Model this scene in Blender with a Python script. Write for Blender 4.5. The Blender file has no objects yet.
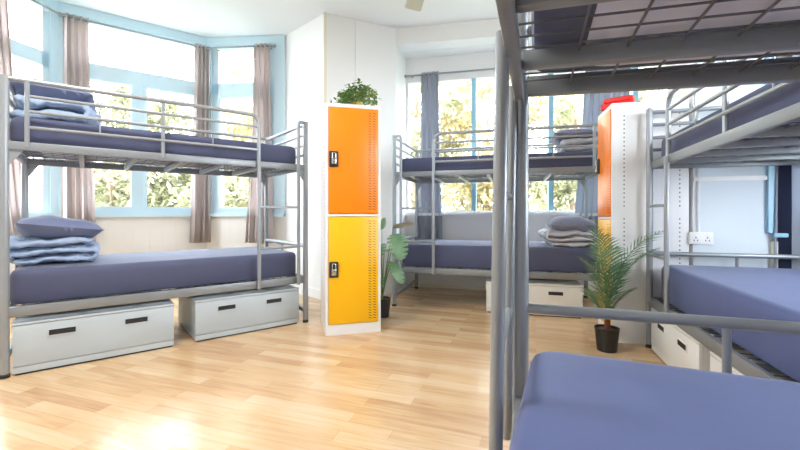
import bpy, bmesh, math, random
from mathutils import Vector, Matrix, noise
random.seed(7)
R = math.radians
PI = math.pi
scn = bpy.context.scene
col = scn.collection

# ------------------------------------------------------------------ materials
def mat(name, color, rough=0.5, metal=0.0, bump=None, var=None, spec=0.5, coat=0.0):
    m = bpy.data.materials.new(name); m.use_nodes = True
    nt = m.node_tree; b = nt.nodes['Principled BSDF']
    b.inputs['Base Color'].default_value = (*color, 1)
    b.inputs['Roughness'].default_value = rough
    b.inputs['Metallic'].default_value = metal
    b.inputs['Specular IOR Level'].default_value = spec
    b.inputs['Coat Weight'].default_value = coat
    tc = nt.nodes.new('ShaderNodeTexCoord')
    if var:
        sc, amt = var
        n = nt.nodes.new('ShaderNodeTexNoise'); n.inputs['Scale'].default_value = sc
        n.inputs['Detail'].default_value = 4
        nt.links.new(tc.outputs['Object'], n.inputs['Vector'])
        mx = nt.nodes.new('ShaderNodeMix'); mx.data_type = 'RGBA'
        mx.inputs['A'].default_value = (*[c*(1-amt) for c in color], 1)
        mx.inputs['B'].default_value = (*[min(1, c*(1+amt)) for c in color], 1)
        nt.links.new(n.outputs['Fac'], mx.inputs['Factor'])
        nt.links.new(mx.outputs['Result'], b.inputs['Base Color'])
    if bump:
        sc, st = bump
        n2 = nt.nodes.new('ShaderNodeTexNoise'); n2.inputs['Scale'].default_value = sc
        n2.inputs['Detail'].default_value = 3
        nt.links.new(tc.outputs['Object'], n2.inputs['Vector'])
        bp = nt.nodes.new('ShaderNodeBump'); bp.inputs['Strength'].default_value = st
        bp.inputs['Distance'].default_value = 0.02
        nt.links.new(n2.outputs['Fac'], bp.inputs['Height'])
        nt.links.new(bp.outputs['Normal'], b.inputs['Normal'])
    return m

def panel_mat(name, color, pitch, rough=0.5):
    """painted boards: fine grooves every `pitch` metres along the wall's own length"""
    m = mat(name, color, rough)
    nt = m.node_tree; b = nt.nodes['Principled BSDF']
    tc = nt.nodes.new('ShaderNodeTexCoord'); sp = nt.nodes.new('ShaderNodeSeparateXYZ')
    nt.links.new(tc.outputs['Object'], sp.inputs[0])
    d = nt.nodes.new('ShaderNodeMath'); d.operation = 'DIVIDE'; d.inputs[1].default_value = pitch
    nt.links.new(sp.outputs['X'], d.inputs[0])
    f = nt.nodes.new('ShaderNodeMath'); f.operation = 'FRACT'; nt.links.new(d.outputs[0], f.inputs[0])
    g = nt.nodes.new('ShaderNodeMath'); g.operation = 'GREATER_THAN'; g.inputs[1].default_value = 0.06
    nt.links.new(f.outputs[0], g.inputs[0])
    bp = nt.nodes.new('ShaderNodeBump'); bp.inputs['Strength'].default_value = 0.5
    bp.inputs['Distance'].default_value = 0.006
    nt.links.new(g.outputs[0], bp.inputs['Height']); nt.links.new(bp.outputs['Normal'], b.inputs['Normal'])
    return m

def cloth_mat(name, color, trans=0.35, bump=(60, 0.15)):
    m = bpy.data.materials.new(name); m.use_nodes = True
    nt = m.node_tree; b = nt.nodes['Principled BSDF']; out = nt.nodes['Material Output']
    b.inputs['Base Color'].default_value = (*color, 1); b.inputs['Roughness'].default_value = 0.9
    b.inputs['Specular IOR Level'].default_value = 0.15
    t = nt.nodes.new('ShaderNodeBsdfTranslucent'); t.inputs['Color'].default_value = (*color, 1)
    mx = nt.nodes.new('ShaderNodeMixShader'); mx.inputs[0].default_value = trans
    nt.links.new(b.outputs[0], mx.inputs[1]); nt.links.new(t.outputs[0], mx.inputs[2])
    nt.links.new(mx.outputs[0], out.inputs[0])
    return m

def floor_mat():
    m = bpy.data.materials.new('oak_laminate'); m.use_nodes = True
    nt = m.node_tree; b = nt.nodes['Principled BSDF']; L = nt.links
    tc = nt.nodes.new('ShaderNodeTexCoord')
    mp = nt.nodes.new('ShaderNodeMapping'); mp.inputs['Rotation'].default_value = (0, 0, R(19.1))
    L.new(tc.outputs['Object'], mp.inputs[0])
    br = nt.nodes.new('ShaderNodeTexBrick')
    br.inputs['Scale'].default_value = 1.0
    br.inputs['Brick Width'].default_value = 0.62; br.inputs['Row Height'].default_value = 0.085
    br.inputs['Mortar Size'].default_value = 0.0009; br.inputs['Mortar Smooth'].default_value = 0.3
    br.offset = 0.37; br.offset_frequency = 2; br.inputs['Bias'].default_value = 0.0
    br.inputs['Color1'].default_value = (0.0, 0.0, 0.0, 1); br.inputs['Color2'].default_value = (1, 1, 1, 1)
    br.inputs['Mortar'].default_value = (0.35, 0.35, 0.35, 1)
    L.new(mp.outputs[0], br.inputs['Vector'])
    # grain, stretched along the boards
    mp2 = nt.nodes.new('ShaderNodeMapping'); mp2.inputs['Scale'].default_value = (2.2, 26, 1)
    L.new(mp.outputs[0], mp2.inputs[0])
    n = nt.nodes.new('ShaderNodeTexNoise'); n.inputs['Scale'].default_value = 1.6
    n.inputs['Detail'].default_value = 6; n.inputs['Distortion'].default_value = 0.6
    L.new(mp2.outputs[0], n.inputs['Vector'])
    mp3 = nt.nodes.new('ShaderNodeMapping'); mp3.inputs['Scale'].default_value = (1.0, 5, 1)
    L.new(mp.outputs[0], mp3.inputs[0])
    n2 = nt.nodes.new('ShaderNodeTexNoise'); n2.inputs['Scale'].default_value = 1.3; n2.inputs['Detail'].default_value = 2
    L.new(mp3.outputs[0], n2.inputs['Vector'])
    def mth(op, a, bb):
        x = nt.nodes.new('ShaderNodeMath'); x.operation = op
        for i, v in enumerate((a, bb)):
            if isinstance(v, (int, float)): x.inputs[i].default_value = v
            else: L.new(v, x.inputs[i])
        return x.outputs[0]
    s = mth('ADD', mth('MULTIPLY', br.outputs['Color'], 0.34), mth('MULTIPLY', n.outputs['Fac'], 0.55))
    s = mth('ADD', s, mth('MULTIPLY', n2.outputs['Fac'], 0.25))
    cr = nt.nodes.new('ShaderNodeValToRGB')
    cr.color_ramp.elements[0].position = 0.28; cr.color_ramp.elements[0].color = FLOOR[0]
    cr.color_ramp.elements[1].position = 0.86; cr.color_ramp.elements[1].color = FLOOR[2]
    e = cr.color_ramp.elements.new(0.55); e.color = FLOOR[1]
    L.new(s, cr.inputs[0])
    # joints between boards
    mx = nt.nodes.new('ShaderNodeMix'); mx.data_type = 'RGBA'
    L.new(mth('MULTIPLY', br.outputs['Fac'], 0.45), mx.inputs['Factor'])
    L.new(cr.outputs[0], mx.inputs['A']); mx.inputs['B'].default_value = (0.25, 0.13, 0.05, 1)
    # a few dark worn nicks along one joint
    n3 = nt.nodes.new('ShaderNodeTexNoise'); n3.inputs['Scale'].default_value = 9; n3.inputs['Detail'].default_value = 3
    mp4 = nt.nodes.new('ShaderNodeMapping'); mp4.inputs['Scale'].default_value = (0.7, 8, 1)
    L.new(mp.outputs[0], mp4.inputs[0]); L.new(mp4.outputs[0], n3.inputs['Vector'])
    mx2 = nt.nodes.new('ShaderNodeMix'); mx2.data_type = 'RGBA'
    L.new(mth('MULTIPLY', mth('GREATER_THAN', n3.outputs['Fac'], 0.755), 0.6), mx2.inputs['Factor'])
    L.new(mx.outputs['Result'], mx2.inputs['A']); mx2.inputs['B'].default_value = (0.12, 0.06, 0.03, 1)
    L.new(mx2.outputs['Result'], b.inputs['Base Color'])
    b.inputs['Roughness'].default_value = 0.24
    b.inputs['Specular IOR Level'].default_value = 0.55
    bp = nt.nodes.new('ShaderNodeBump'); bp.inputs['Strength'].default_value = 0.06; bp.inputs['Distance'].default_value = 0.01
    L.new(n.outputs['Fac'], bp.inputs['Height']); L.new(bp.outputs['Normal'], b.inputs['Normal'])
    return m
SHEETS = ('sheet', 'sheetblue', 'pillow', 'pillowgrey')
FLOOR = [(0.48, 0.275, 0.135, 1), (0.65, 0.44, 0.24, 1), (0.75, 0.58, 0.38, 1)]

def glass_mat():
    m = bpy.data.materials.new('window_glass'); m.use_nodes = True
    nt = m.node_tree; nt.nodes.remove(nt.nodes['Principled BSDF'])
    t = nt.nodes.new('ShaderNodeBsdfTransparent'); g = nt.nodes.new('ShaderNodeBsdfGlossy')
    g.inputs['Roughness'].default_value = 0.02
    mx = nt.nodes.new('ShaderNodeMixShader'); mx.inputs[0].default_value = 0.05
    nt.links.new(t.outputs[0], mx.inputs[1]); nt.links.new(g.outputs[0], mx.inputs[2])
    nt.links.new(mx.outputs[0], nt.nodes['Material Output'].inputs[0])
    return m

def leaf_mat(name, c1, c2, trans=0.4, rough=0.5):
    m = bpy.data.materials.new(name); m.use_nodes = True
    nt = m.node_tree; b = nt.nodes['Principled BSDF']; out = nt.nodes['Material Output']; L = nt.links
    tc = nt.nodes.new('ShaderNodeTexCoord'); n = nt.nodes.new('ShaderNodeTexNoise')
    n.inputs['Scale'].default_value = 5; n.inputs['Detail'].default_value = 5
    L.new(tc.outputs['Object'], n.inputs['Vector'])
    cr = nt.nodes.new('ShaderNodeValToRGB')
    cr.color_ramp.elements[0].position = 0.35; cr.color_ramp.elements[0].color = (*c1, 1)
    cr.color_ramp.elements[1].position = 0.65; cr.color_ramp.elements[1].color = (*c2, 1)
    L.new(n.outputs['Fac'], cr.inputs[0]); L.new(cr.outputs[0], b.inputs['Base Color'])
    b.inputs['Roughness'].default_value = rough
    t = nt.nodes.new('ShaderNodeBsdfTranslucent'); L.new(cr.outputs[0], t.inputs['Color'])
    mx = nt.nodes.new('ShaderNodeMixShader'); mx.inputs[0].default_value = trans
    L.new(b.outputs[0], mx.inputs[1]); L.new(t.outputs[0], mx.inputs[2]); L.new(mx.outputs[0], out.inputs[0])
    return m

M = dict(
    wall=mat('white_wall_paint', (0.86, 0.86, 0.85), 0.6),
    ceil=mat('white_ceiling_paint', (0.86, 0.87, 0.88), 0.8),
    boards=panel_mat('white_board_panelling', (0.86, 0.84, 0.80), 0.14),
    wideboards=panel_mat('white_sheet_panelling', (0.70, 0.78, 0.84), 0.33),
    blue=mat('pale_blue_gloss_paint', (0.58, 0.75, 0.83), 0.35),
    blue2=mat('strong_blue_paint', (0.30, 0.58, 0.74), 0.35),
    white=mat('white_gloss_paint', (0.85, 0.86, 0.86), 0.3),
    cream=mat('cream_paint', (0.80, 0.76, 0.62), 0.5),
    floor=floor_mat(),
    metal=mat('silver_powder_coat', (0.31, 0.335, 0.36), 0.30, 0.3, var=(9, 0.06)),
    beam=mat('silver_steel_beam', (0.25, 0.27, 0.29), 0.36, 0.3, bump=(90, 0.05), var=(6, 0.08)),
    wire=mat('steel_wire', (0.16, 0.17, 0.18), 0.4, 0.4),
    sheet=mat('navy_cotton_sheet', (0.082, 0.092, 0.162), 0.75, bump=(5, 0.25), var=(3, 0.06), spec=0.3),
    sheetblue=mat('blue_cotton_sheet', (0.088, 0.115, 0.265), 0.6, bump=(4, 0.12), var=(3, 0.05), spec=0.35),
    ticking=mat('white_mattress_ticking', (0.72, 0.76, 0.84), 0.9, bump=(40, 0.3)),
    duvet=mat('light_blue_duvet_cotton', (0.33, 0.42, 0.58), 0.9, bump=(26, 0.9), spec=0.2),
    duvetgrey=mat('pale_grey_duvet_cotton', (0.52, 0.53, 0.58), 0.9, bump=(26, 0.9), spec=0.2),
    pillow=mat('slate_blue_pillow_cotton', (0.17, 0.20, 0.32), 0.9, bump=(7, 0.35), spec=0.2),
    pillowgrey=mat('slate_grey_pillow_cotton', (0.21, 0.22, 0.30), 0.9, bump=(7, 0.35), spec=0.2),
    box=mat('pale_grey_painted_steel', (0.47, 0.54, 0.59), 0.4, var=(2, 0.04)),
    boxwhite=mat('off_white_painted_steel', (0.74, 0.75, 0.73), 0.4, var=(2, 0.03)),
    dark=mat('black_recess', (0.02, 0.02, 0.022), 0.6),
    black=mat('black_plastic', (0.02, 0.022, 0.025), 0.4),
    chrome=mat('chrome', (0.7, 0.7, 0.7), 0.15, 1.0),
    locker=mat('white_locker_steel', (0.80, 0.81, 0.82), 0.35),
    orange=mat('orange_locker_paint', (0.95, 0.25, 0.002), 0.33),
    yellow=mat('amber_locker_paint', (0.93, 0.50, 0.003), 0.33),
    curtain=cloth_mat('mauve_beige_curtain', (0.66, 0.595, 0.58), 0.5),
    curtaingrey=cloth_mat('blue_grey_curtain', (0.42, 0.45, 0.52), 0.35),
    curtaindark=cloth_mat('dark_navy_curtain', (0.02, 0.025, 0.05), 0.1),
    glass=glass_mat(),
    pot=mat('black_pot', (0.018, 0.019, 0.02), 0.45),
    soil=mat('soil', (0.10, 0.06, 0.035), 0.95, bump=(60, 0.6)),
    palm=leaf_mat('palm_leaf', (0.055, 0.15, 0.07), (0.17, 0.32, 0.16), 0.2, 0.4),
    palmtrunk=mat('palm_trunk_fibre', (0.16, 0.06, 0.035), 0.9, bump=(40, 0.8)),
    monstera=leaf_mat('monstera_leaf', (0.09, 0.24, 0.09), (0.26, 0.45, 0.24), 0.25, 0.35),
    dryleaf=leaf_mat('dry_leaf', (0.30, 0.27, 0.18), (0.42, 0.40, 0.28), 0.25, 0.6),
    bushleaf=leaf_mat('bushy_leaf', (0.06, 0.17, 0.04), (0.32, 0.42, 0.12), 0.2, 0.45),
    stem=mat('green_stem', (0.15, 0.25, 0.08), 0.5),
    potgold=mat('yellow_pot', (0.75, 0.55, 0.10), 0.5),
    red=mat('red_plastic', (0.80, 0.02, 0.015), 0.4, bump=(25, 0.3)),
    fan=mat('cream_fan_blade', (0.58, 0.56, 0.44), 0.5, var=(20, 0.08)),
    treegreen=leaf_mat('garden_leaf_green', (0.22, 0.235, 0.13), (0.48, 0.47, 0.31), 0.45, 0.6),
    treeyellow=leaf_mat('garden_leaf_yellow', (0.33, 0.285, 0.14), (0.58, 0.50, 0.30), 0.45, 0.6),
    bark=mat('tree_bark', (0.22, 0.16, 0.11), 0.9, bump=(20, 0.8)),
    grass=mat('garden_lawn', (0.13, 0.14, 0.10), 0.9, var=(4, 0.3)),
    render=mat('neighbour_render', (0.40, 0.41, 0.42), 0.8),
    slate=mat('neighbour_dark_glass', (0.10, 0.12, 0.15), 0.2),
    roof=mat('neighbour_roof', (0.35, 0.30, 0.28), 0.8, bump=(15, 0.5)),
)

for k in SHEETS:
    b = M[k].node_tree.nodes['Principled BSDF']
    b.inputs['Sheen Weight'].default_value = 0.25; b.inputs['Sheen Roughness'].default_value = 0.35
    b.inputs['Sheen Tint'].default_value = (0.85, 0.90, 1.0, 1)

# ------------------------------------------------------------------ mesh builder
class MB:
    def __init__(s):
        s.v = []; s.f = []; s.mi = []; s.cur = 0
    def add(s, vs, fs):
        o = len(s.v); s.v += [tuple(x) for x in vs]
        for f in fs:
            s.f.append([i + o for i in f]); s.mi.append(s.cur)
        return s
    def box(s, lo, hi, Mx=None):
        (a, b, c), (d, e, f) = lo, hi
        vs = [Vector(p) for p in ((a,b,c),(d,b,c),(d,e,c),(a,e,c),(a,b,f),(d,b,f),(d,e,f),(a,e,f))]
        if Mx is not None: vs = [Mx @ p for p in vs]
        return s.add(vs, [(0,3,2,1),(4,5,6,7),(0,1,5,4),(1,2,6,5),(2,3,7,6),(3,0,4,7)])
    def rbox(s, lo, hi, r, seg=3):
        """box with bevelled edges"""
        bm = bmesh.new()
        c = [(lo[i] + hi[i]) / 2 for i in range(3)]; d = [hi[i] - lo[i] for i in range(3)]
        bmesh.ops.create_cube(bm, size=1.0, matrix=Matrix.Translation(c) @ Matrix.Diagonal((*d, 1)))
        bmesh.ops.bevel(bm, geom=bm.edges[:], offset=r, segments=seg, profile=0.5, affect='EDGES')
        bm.verts.index_update()
        s.add([v.co.copy() for v in bm.verts], [[v.index for v in f.verts] for f in bm.faces])
        bm.free(); return s
    def tube(s, pts, r, n=12, closed=False, caps=True):
        pts = [Vector(p) for p in pts]
        rr = r if isinstance(r, (list, tuple)) else [r] * len(pts)
        m = len(pts); rings = []; up = None
        for i, p in enumerate(pts):
            if closed: t = (pts[(i + 1) % m] - pts[i - 1])
            else: t = pts[min(i + 1, m - 1)] - pts[max(i - 1, 0)]
            t.normalize()
            if up is None:
                up = Vector((0, 0, 1)) if abs(t.z) < 0.9 else Vector((1, 0, 0))
            x = up - t * up.dot(t); x.normalize(); up = x; y = t.cross(x)
            rings.append([p + (x * math.cos(2*PI*k/n) + y * math.sin(2*PI*k/n)) * rr[i] for k in range(n)])
        vs = [q for g in rings for q in g]; fs = []
        for i in range(m if closed else m - 1):
            j = (i + 1) % m
            for k in range(n):
                k2 = (k + 1) % n
                fs.append((i*n + k, i*n + k2, j*n + k2, j*n + k))
        if caps and not closed:
            fs.append(tuple(range(n - 1, -1, -1))); fs.append(tuple((m - 1)*n + k for k in range(n)))
        return s.add(vs, fs)
    def lathe(s, prof, n=24, c=(0, 0, 0)):
        vs = []; fs = []
        for (r, z) in prof:
            for k in range(n):
                a = 2*PI*k/n; vs.append((c[0] + r*math.cos(a), c[1] + r*math.sin(a), c[2] + z))
        for i in range(len(prof) - 1):
            for k in range(n):
                k2 = (k + 1) % n; fs.append((i*n + k, i*n + k2, (i+1)*n + k2, (i+1)*n + k))
        fs.append(tuple(range(n - 1, -1, -1))); fs.append(tuple((len(prof)-1)*n + k for k in range(n)))
        return s.add(vs, fs)
    def prism(s, poly, z0, z1):
        n = len(poly)
        vs = [(x, y, z0) for x, y in poly] + [(x, y, z1) for x, y in poly]
        fs = [tuple(range(n - 1, -1, -1)), tuple(range(n, 2*n))]
        fs += [(i, (i+1) % n, (i+1) % n + n, i + n) for i in range(n)]
        return s.add(vs, fs)
    def build(s, name, mats, parent=None, smooth=True, angle=35, recalc=True):
        me = bpy.data.meshes.new(name)
        me.from_pydata(s.v, [], s.f)
        if not isinstance(mats, (list, tuple)): mats = [mats]
        for m in mats: me.materials.append(m)
        if len(mats) > 1: me.polygons.foreach_set('material_index', s.mi)
        if recalc:
            bm = bmesh.new(); bm.from_mesh(me)
            bmesh.ops.recalc_face_normals(bm, faces=bm.faces[:]); bm.to_mesh(me); bm.free()
        if smooth:
            me.polygons.foreach_set('use_smooth', [True] * len(me.polygons))
            me.set_sharp_from_angle(angle=R(angle))
        me.update()
        o = bpy.data.objects.new(name, me); col.objects.link(o)
        if parent is not None: o.parent = parent
        return o

def fillet(pts, r, seg=6):
    pts = [Vector(p) for p in pts]; out = [pts[0]]
    for i in range(1, len(pts) - 1):
        a, b, c = pts[i-1], pts[i], pts[i+1]
        u = (a - b).normalized(); v = (c - b).normalized()
        d = min(r, (a-b).length*0.49, (c-b).length*0.49)
        p0, p1 = b + u*d, b + v*d
        for k in range(seg + 1):
            t = k/seg; out.append(p0*(1-t)**2 + b*2*t*(1-t) + p1*t*t)
    out.append(pts[-1]); return out

def thing(name, label, cat, loc=(0, 0, 0), rotz=0.0, group=None):
    o = bpy.data.objects.new(name, None); o.empty_display_size = 0.1; col.objects.link(o)
    o.location = loc; o.rotation_euler = (0, 0, rotz)
    o['label'] = label; o['category'] = cat
    if group: o['group'] = group
    return o
def tag(o, label, cat, group=None, loc=None, rotz=None):
    o['label'] = label; o['category'] = cat
    if group: o['group'] = group
    if loc is not None: o.location = loc
    if rotz is not None: o.rotation_euler = (0, 0, rotz)
    return o
def struct(o):
    o['kind'] = 'structure'; return o

# ------------------------------------------------------------------ the room shell
ZC = 3.30
B0, B1, B2, B3 = (-3.92, 2.95), (-3.735, 4.28), (-2.54, 5.18), (-1.477, 5.09)
P0, P1 = (-0.864, 4.51), (-0.052, 4.90)
A0, A1 = (0.082, 5.36), (3.29, 4.59)
Q0, Q1 = (2.175, 2.915), (3.17, 2.61)
QB = (2.285, 3.36)
S0, S1 = (1.535, -2.115), (-3.66, -0.32)
outline = [B0, S1, S0, Q1, Q0, QB, A1, A0, P1, P0, B3, B2, B1]
m = MB(); m.prism([tuple(p) for p in outline], -0.12, 0.0)
struct(m.build('floor', M['floor'], smooth=False))
HD0, HD1 = P1, (3.05, 4.255)
m = MB(); m.prism([B0, S1, S0, Q1, Q0, QB, HD1, P1, P0, B3, B2, B1], ZC, ZC + 0.12)
struct(m.build('ceiling', M['ceil'], smooth=False))
m = MB(); m.prism([(HD1[0] + 0.02, HD1[1] + 0.098), A1, A0, (P1[0] + 0.02, P1[1] + 0.098)], 3.092, 3.2)
struct(m.build('ceiling_alcove', M['white'], smooth=False))

def wall(name, a, b, z0, z1, holes=(), material=None, thick=0.14, side=1):
    """a wall from a to b, its inner face on the line a-b, holes = (t0, t1, z0, z1) in metres along it"""
    a = Vector(a); b = Vector(b); L = (b - a).length; ang = math.atan2(b.y - a.y, b.x - a.x)
    ts = sorted({0, L, *[h[0] for h in holes], *[h[1] for h in holes]})
    zs = sorted({z0, z1, *[h[2] for h in holes], *[h[3] for h in holes]})
    m = MB()
    for i in range(len(ts) - 1):
        for j in range(len(zs) - 1):
            tc, zc = (ts[i] + ts[i+1])/2, (zs[j] + zs[j+1])/2
            if any(h[0] < tc < h[1] and h[2] < zc < h[3] for h in holes): continue
            m.box((ts[i], 0 if side > 0 else -thick, zs[j]), (ts[i+1], thick if side > 0 else 0, zs[j+1]))
    o = m.build(name, material or M['wall'], smooth=False)
    o.location = (a.x, a.y, 0); o.rotation_euler = (0, 0, ang)
    return struct(o)

# bay: outward is to the left of the walking direction B1->B2->B3
wall('wall_bay_left', B0, B1, 0, ZC, [(0.08, 1.26, 1.0, 3.2)], M['boards'])
wall('wall_bay_centre', B1, B2, 0, ZC, [(0.06, 1.44, 1.0, 3.2)], M['boards'])
wall('wall_bay_right', B2, B3, 0, ZC, [(0.06, 0.92, 1.0, 3.2)], M['boards'])
wall('wall_pier_return', B3, P0, 0, ZC, (), M['wall'])
wall('wall_pier', P0, P1, 0, ZC, (), M['wall'])
wall('wall_alcove_left', P1, A0, 0, 3.2, (), M['wall'])
wall('wall_alcove_back', A0, A1, 0, 3.2, [(0.02, 3.24, 1.0, 2.80)], M['wall'])
wall('wall_alcove_right', A1, QB, 0, ZC, (), M['wall'])
wall('wall_alcove_return', QB, Q0, 0, ZC, (), M['wall'])
wall('wall_alcove_header', HD0, HD1, 3.092, ZC, (), M['wall'], thick=0.10)
wall('wall_far_right', Q0, Q1, 0, ZC, [(0.54, 0.98, 0.98, 2.9)], M['wideboards'])
wall('wall_right', Q1, S0, 0, ZC, [(0.9, 2.4, 0.9, 2.7)], M['wall'])
wall('wall_rear', S0, S1, 0, ZC, (), M['wall'])
wall('wall_left', S1, B0, 0, ZC, (), M['wall'])

# ---- windows
def frame_bar(m, t0, t1, z0, z1, y0=0.0, y1=0.08): m.box((t0, y0, z0), (t1, y1, z1))
def window(name, a, b, bars, panes, material, sill=None, casing=None, casement=None):
    a = Vector(a); b = Vector(b); ang = math.atan2(b.y - a.y, b.x - a.x)
    root = bpy.data.objects.new(name, None); col.objects.link(root)
    root.location = (a.x, a.y, 0); root.rotation_euler = (0, 0, ang); struct(root)
    m = MB()
    for (t0, t1, z0, z1) in bars: frame_bar(m, t0, t1, z0, z1, -0.012, 0.09)
    m.build('window_frame', material, root, smooth=False)
    for (t0, t1, z0, z1) in panes:
        g = MB(); g.box((t0, 0.045, z0), (t1, 0.051, z1)); g.build('pane', M['glass'], root, smooth=False)
    for (t0, t1, z0, z1) in casement or ():
        w = 0.035; c = MB()
        for q in ((t0, t1, z0, z0 + w), (t0, t1, z1 - w, z1), (t0, t0 + w, z0 + w, z1 - w), (t1 - w, t1, z0 + w, z1 - w)):
            frame_bar(c, *q, -0.03, 0.06)
        c.build('casement', material, root, smooth=False)
    if sill:
        t0, t1, z0, z1 = sill; s = MB(); s.box((t0, -0.07, z0), (t1, 0.09, z1)); s.build('window_sill', material, root, smooth=False)
    for (t0, t1, z0, z1) in casing or ():
        s = MB(); s.box((t0, -0.03, z0), (t1, 0.0, z1)); s.build('casing', material, root, smooth=False)
    return root
ZT0, ZT1, ZP = 2.55, 2.70, 3.17
window('window_1', B1, B2,
       [(0.06, 1.44, ZP, 3.2), (0.06, 1.44, ZT0, ZT1), (0.06, 1.44, 1.0, 1.04), (0.06, 0.14, 1.04, ZP), (1.37, 1.44, 1.04, ZP), (0.70, 0.79, 1.04, ZT0)],
       [(0.14, 1.37, ZT1, ZP), (0.14, 0.70, 1.04, ZT0), (0.79, 1.37, 1.04, ZT0)], M['blue'],
       sill=(-0.02, 1.5, 0.955, 1.0), casing=[(0, 1.49, 3.19, 3.298), (0, 0.07, 1.0, 3.19), (1.43, 1.49, 1.0, 3.19)],
       casement=[(0.14, 0.70, 1.04, ZT0), (0.79, 1.37, 1.04, ZT0)])
window('window_2', B2, B3,
       [(0.06, 0.92, ZP, 3.2), (0.06, 0.92, ZT0, ZT1), (0.06, 0.92, 1.0, 1.04), (0.06, 0.16, 1.04, ZP), (0.84, 0.92, 1.04, ZP)],
       [(0.16, 0.84, ZT1, ZP), (0.16, 0.84, 1.04, ZT0)], M['blue'],
       sill=(0.0, 1.06, 0.955, 1.0), casing=[(0.01, 1.06, 3.19, 3.298), (0.01, 0.07, 1.0, 3.19), (0.91, 1.06, 1.0, 3.19)],
       casement=[(0.16, 0.84, 1.04, ZT0)])
window('window_3', B0, B1,
       [(0.08, 1.26, ZP, 3.2), (0.08, 1.26, ZT0, ZT1), (0.08, 1.26, 1.0, 1.04), (0.08, 0.16, 1.04, ZP), (1.18, 1.26, 1.04, ZP), (0.58, 0.66, 1.04, ZT0)],
       [(0.16, 1.18, ZT1, ZP), (0.16, 0.58, 1.04, ZT0), (0.66, 1.18, 1.04, ZT0)], M['blue'],
       sill=(0.0, 1.34, 0.955, 1.0), casing=[(0, 1.33, 3.19, 3.298), (1.25, 1.33, 1.0, 3.19), (0, 0.09, 1.0, 3.19)])
ms = [0.911, 1.86, 2.81]
window('window_4', A0, A1,
       [(0.02, 3.24, 1.0, 1.03), (0.02, 3.24, 2.76, 2.80), (0.02, 0.04, 1.03, 2.76), (3.2, 3.24, 1.03, 2.76)],
       [(0.04, 0.88, 1.03, 2.76), (0.94, 1.83, 1.03, 2.76), (1.89, 2.78, 1.03, 2.76), (2.84, 3.2, 1.03, 2.76)], M['white'],
       sill=(0.0, 3.28, 0.965, 1.0))
w4 = [o for o in bpy.data.objects if o.name == 'window_4'][0]
for t in ms:
    c = MB(); c.box((t - 0.03, -0.02, 1.03), (t + 0.03, 0.09, 2.76)); c.build('mullion', M['blue2'], w4, smooth=False)
window('window_5', Q0, Q1, [(0.54, 0.98, 0.98, 1.02), (0.54, 0.98, 2.86, 2.9), (0.54, 0.58, 1.02, 2.86), (0.94, 0.98, 1.02, 2.86)],
       [(0.58, 0.94, 1.02, 2.86)], M['blue2'], casing=[(0.44, 0.53, 0.86, 2.96), (0.56, 1.02, 2.88, 2.96)])
window('window_6', Q1, S0, [(0.9, 2.4, 0.9, 0.95), (0.9, 2.4, 2.65, 2.7), (0.9, 0.95, 0.95, 2.65), (2.35, 2.4, 0.95, 2.65)],
       [(0.95, 2.35, 0.95, 2.65)], M['blue'])  # unseen window, put in here to brighten the right-hand bunk and wall

# ---- skirting and battens
def along(name, a, b, t0, t1, z0, z1, d, material):
    a = Vector(a); b = Vector(b)
    m = MB(); m.box((t0, -d, z0), (t1, 0, z1)); o = m.build(name, material, smooth=False)
    o.location = (a.x, a.y, 0); o.rotation_euler = (0, 0, math.atan2(b.y - a.y, b.x - a.x)); return struct(o)
def ln(a, b): return (Vector(b) - Vector(a)).length
along('baseboard_bay', B1, B2, 0, ln(B1, B2), 0, 0.11, 0.016, M['white'])
along('baseboard_bay_right', B2, B3, 0, ln(B2, B3), 0, 0.11, 0.016, M['white'])
along('baseboard_pier_return', B3, P0, 0, ln(B3, P0), 0, 0.11, 0.016, M['white'])
along('baseboard_pier', P0, P1, 0, ln(P0, P1), 0, 0.11, 0.016, M['white'])
along('baseboard_alcove', A0, A1, 0, 3.28, 0, 0.05, 0.016, M['cream'])
along('trim_1', P0, P1, -0.015, 0.02, 0.11, ZC, 0.012, M['cream'])
along('trim_2', P0, P1, 0.37, 0.40, 0.11, ZC, 0.010, M['white'])
along('trim_3', Q0, Q1, 0.0, 0.475, 1.235, 1.265, 0.018, M['white'])
along('trim_4', Q0, Q1, 0.465, 0.56, 0.3, 0.80, 0.035, M['cream'])
# joint batten on the alcove ceiling
m = MB(); d0 = Vector(P1).lerp(Vector(A0), 0.5); d1 = Vector(HD1).lerp(Vector(A1), 0.5)
m.prism([(d0.x + 0.02, d0.y), (d1.x - 0.05, d1.y), (d1.x - 0.05, d1.y + 0.02), (d0.x + 0.025, d0.y + 0.02)], 3.087, 3.095)
struct(m.build('trim_5', M['white'], smooth=False))

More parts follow.
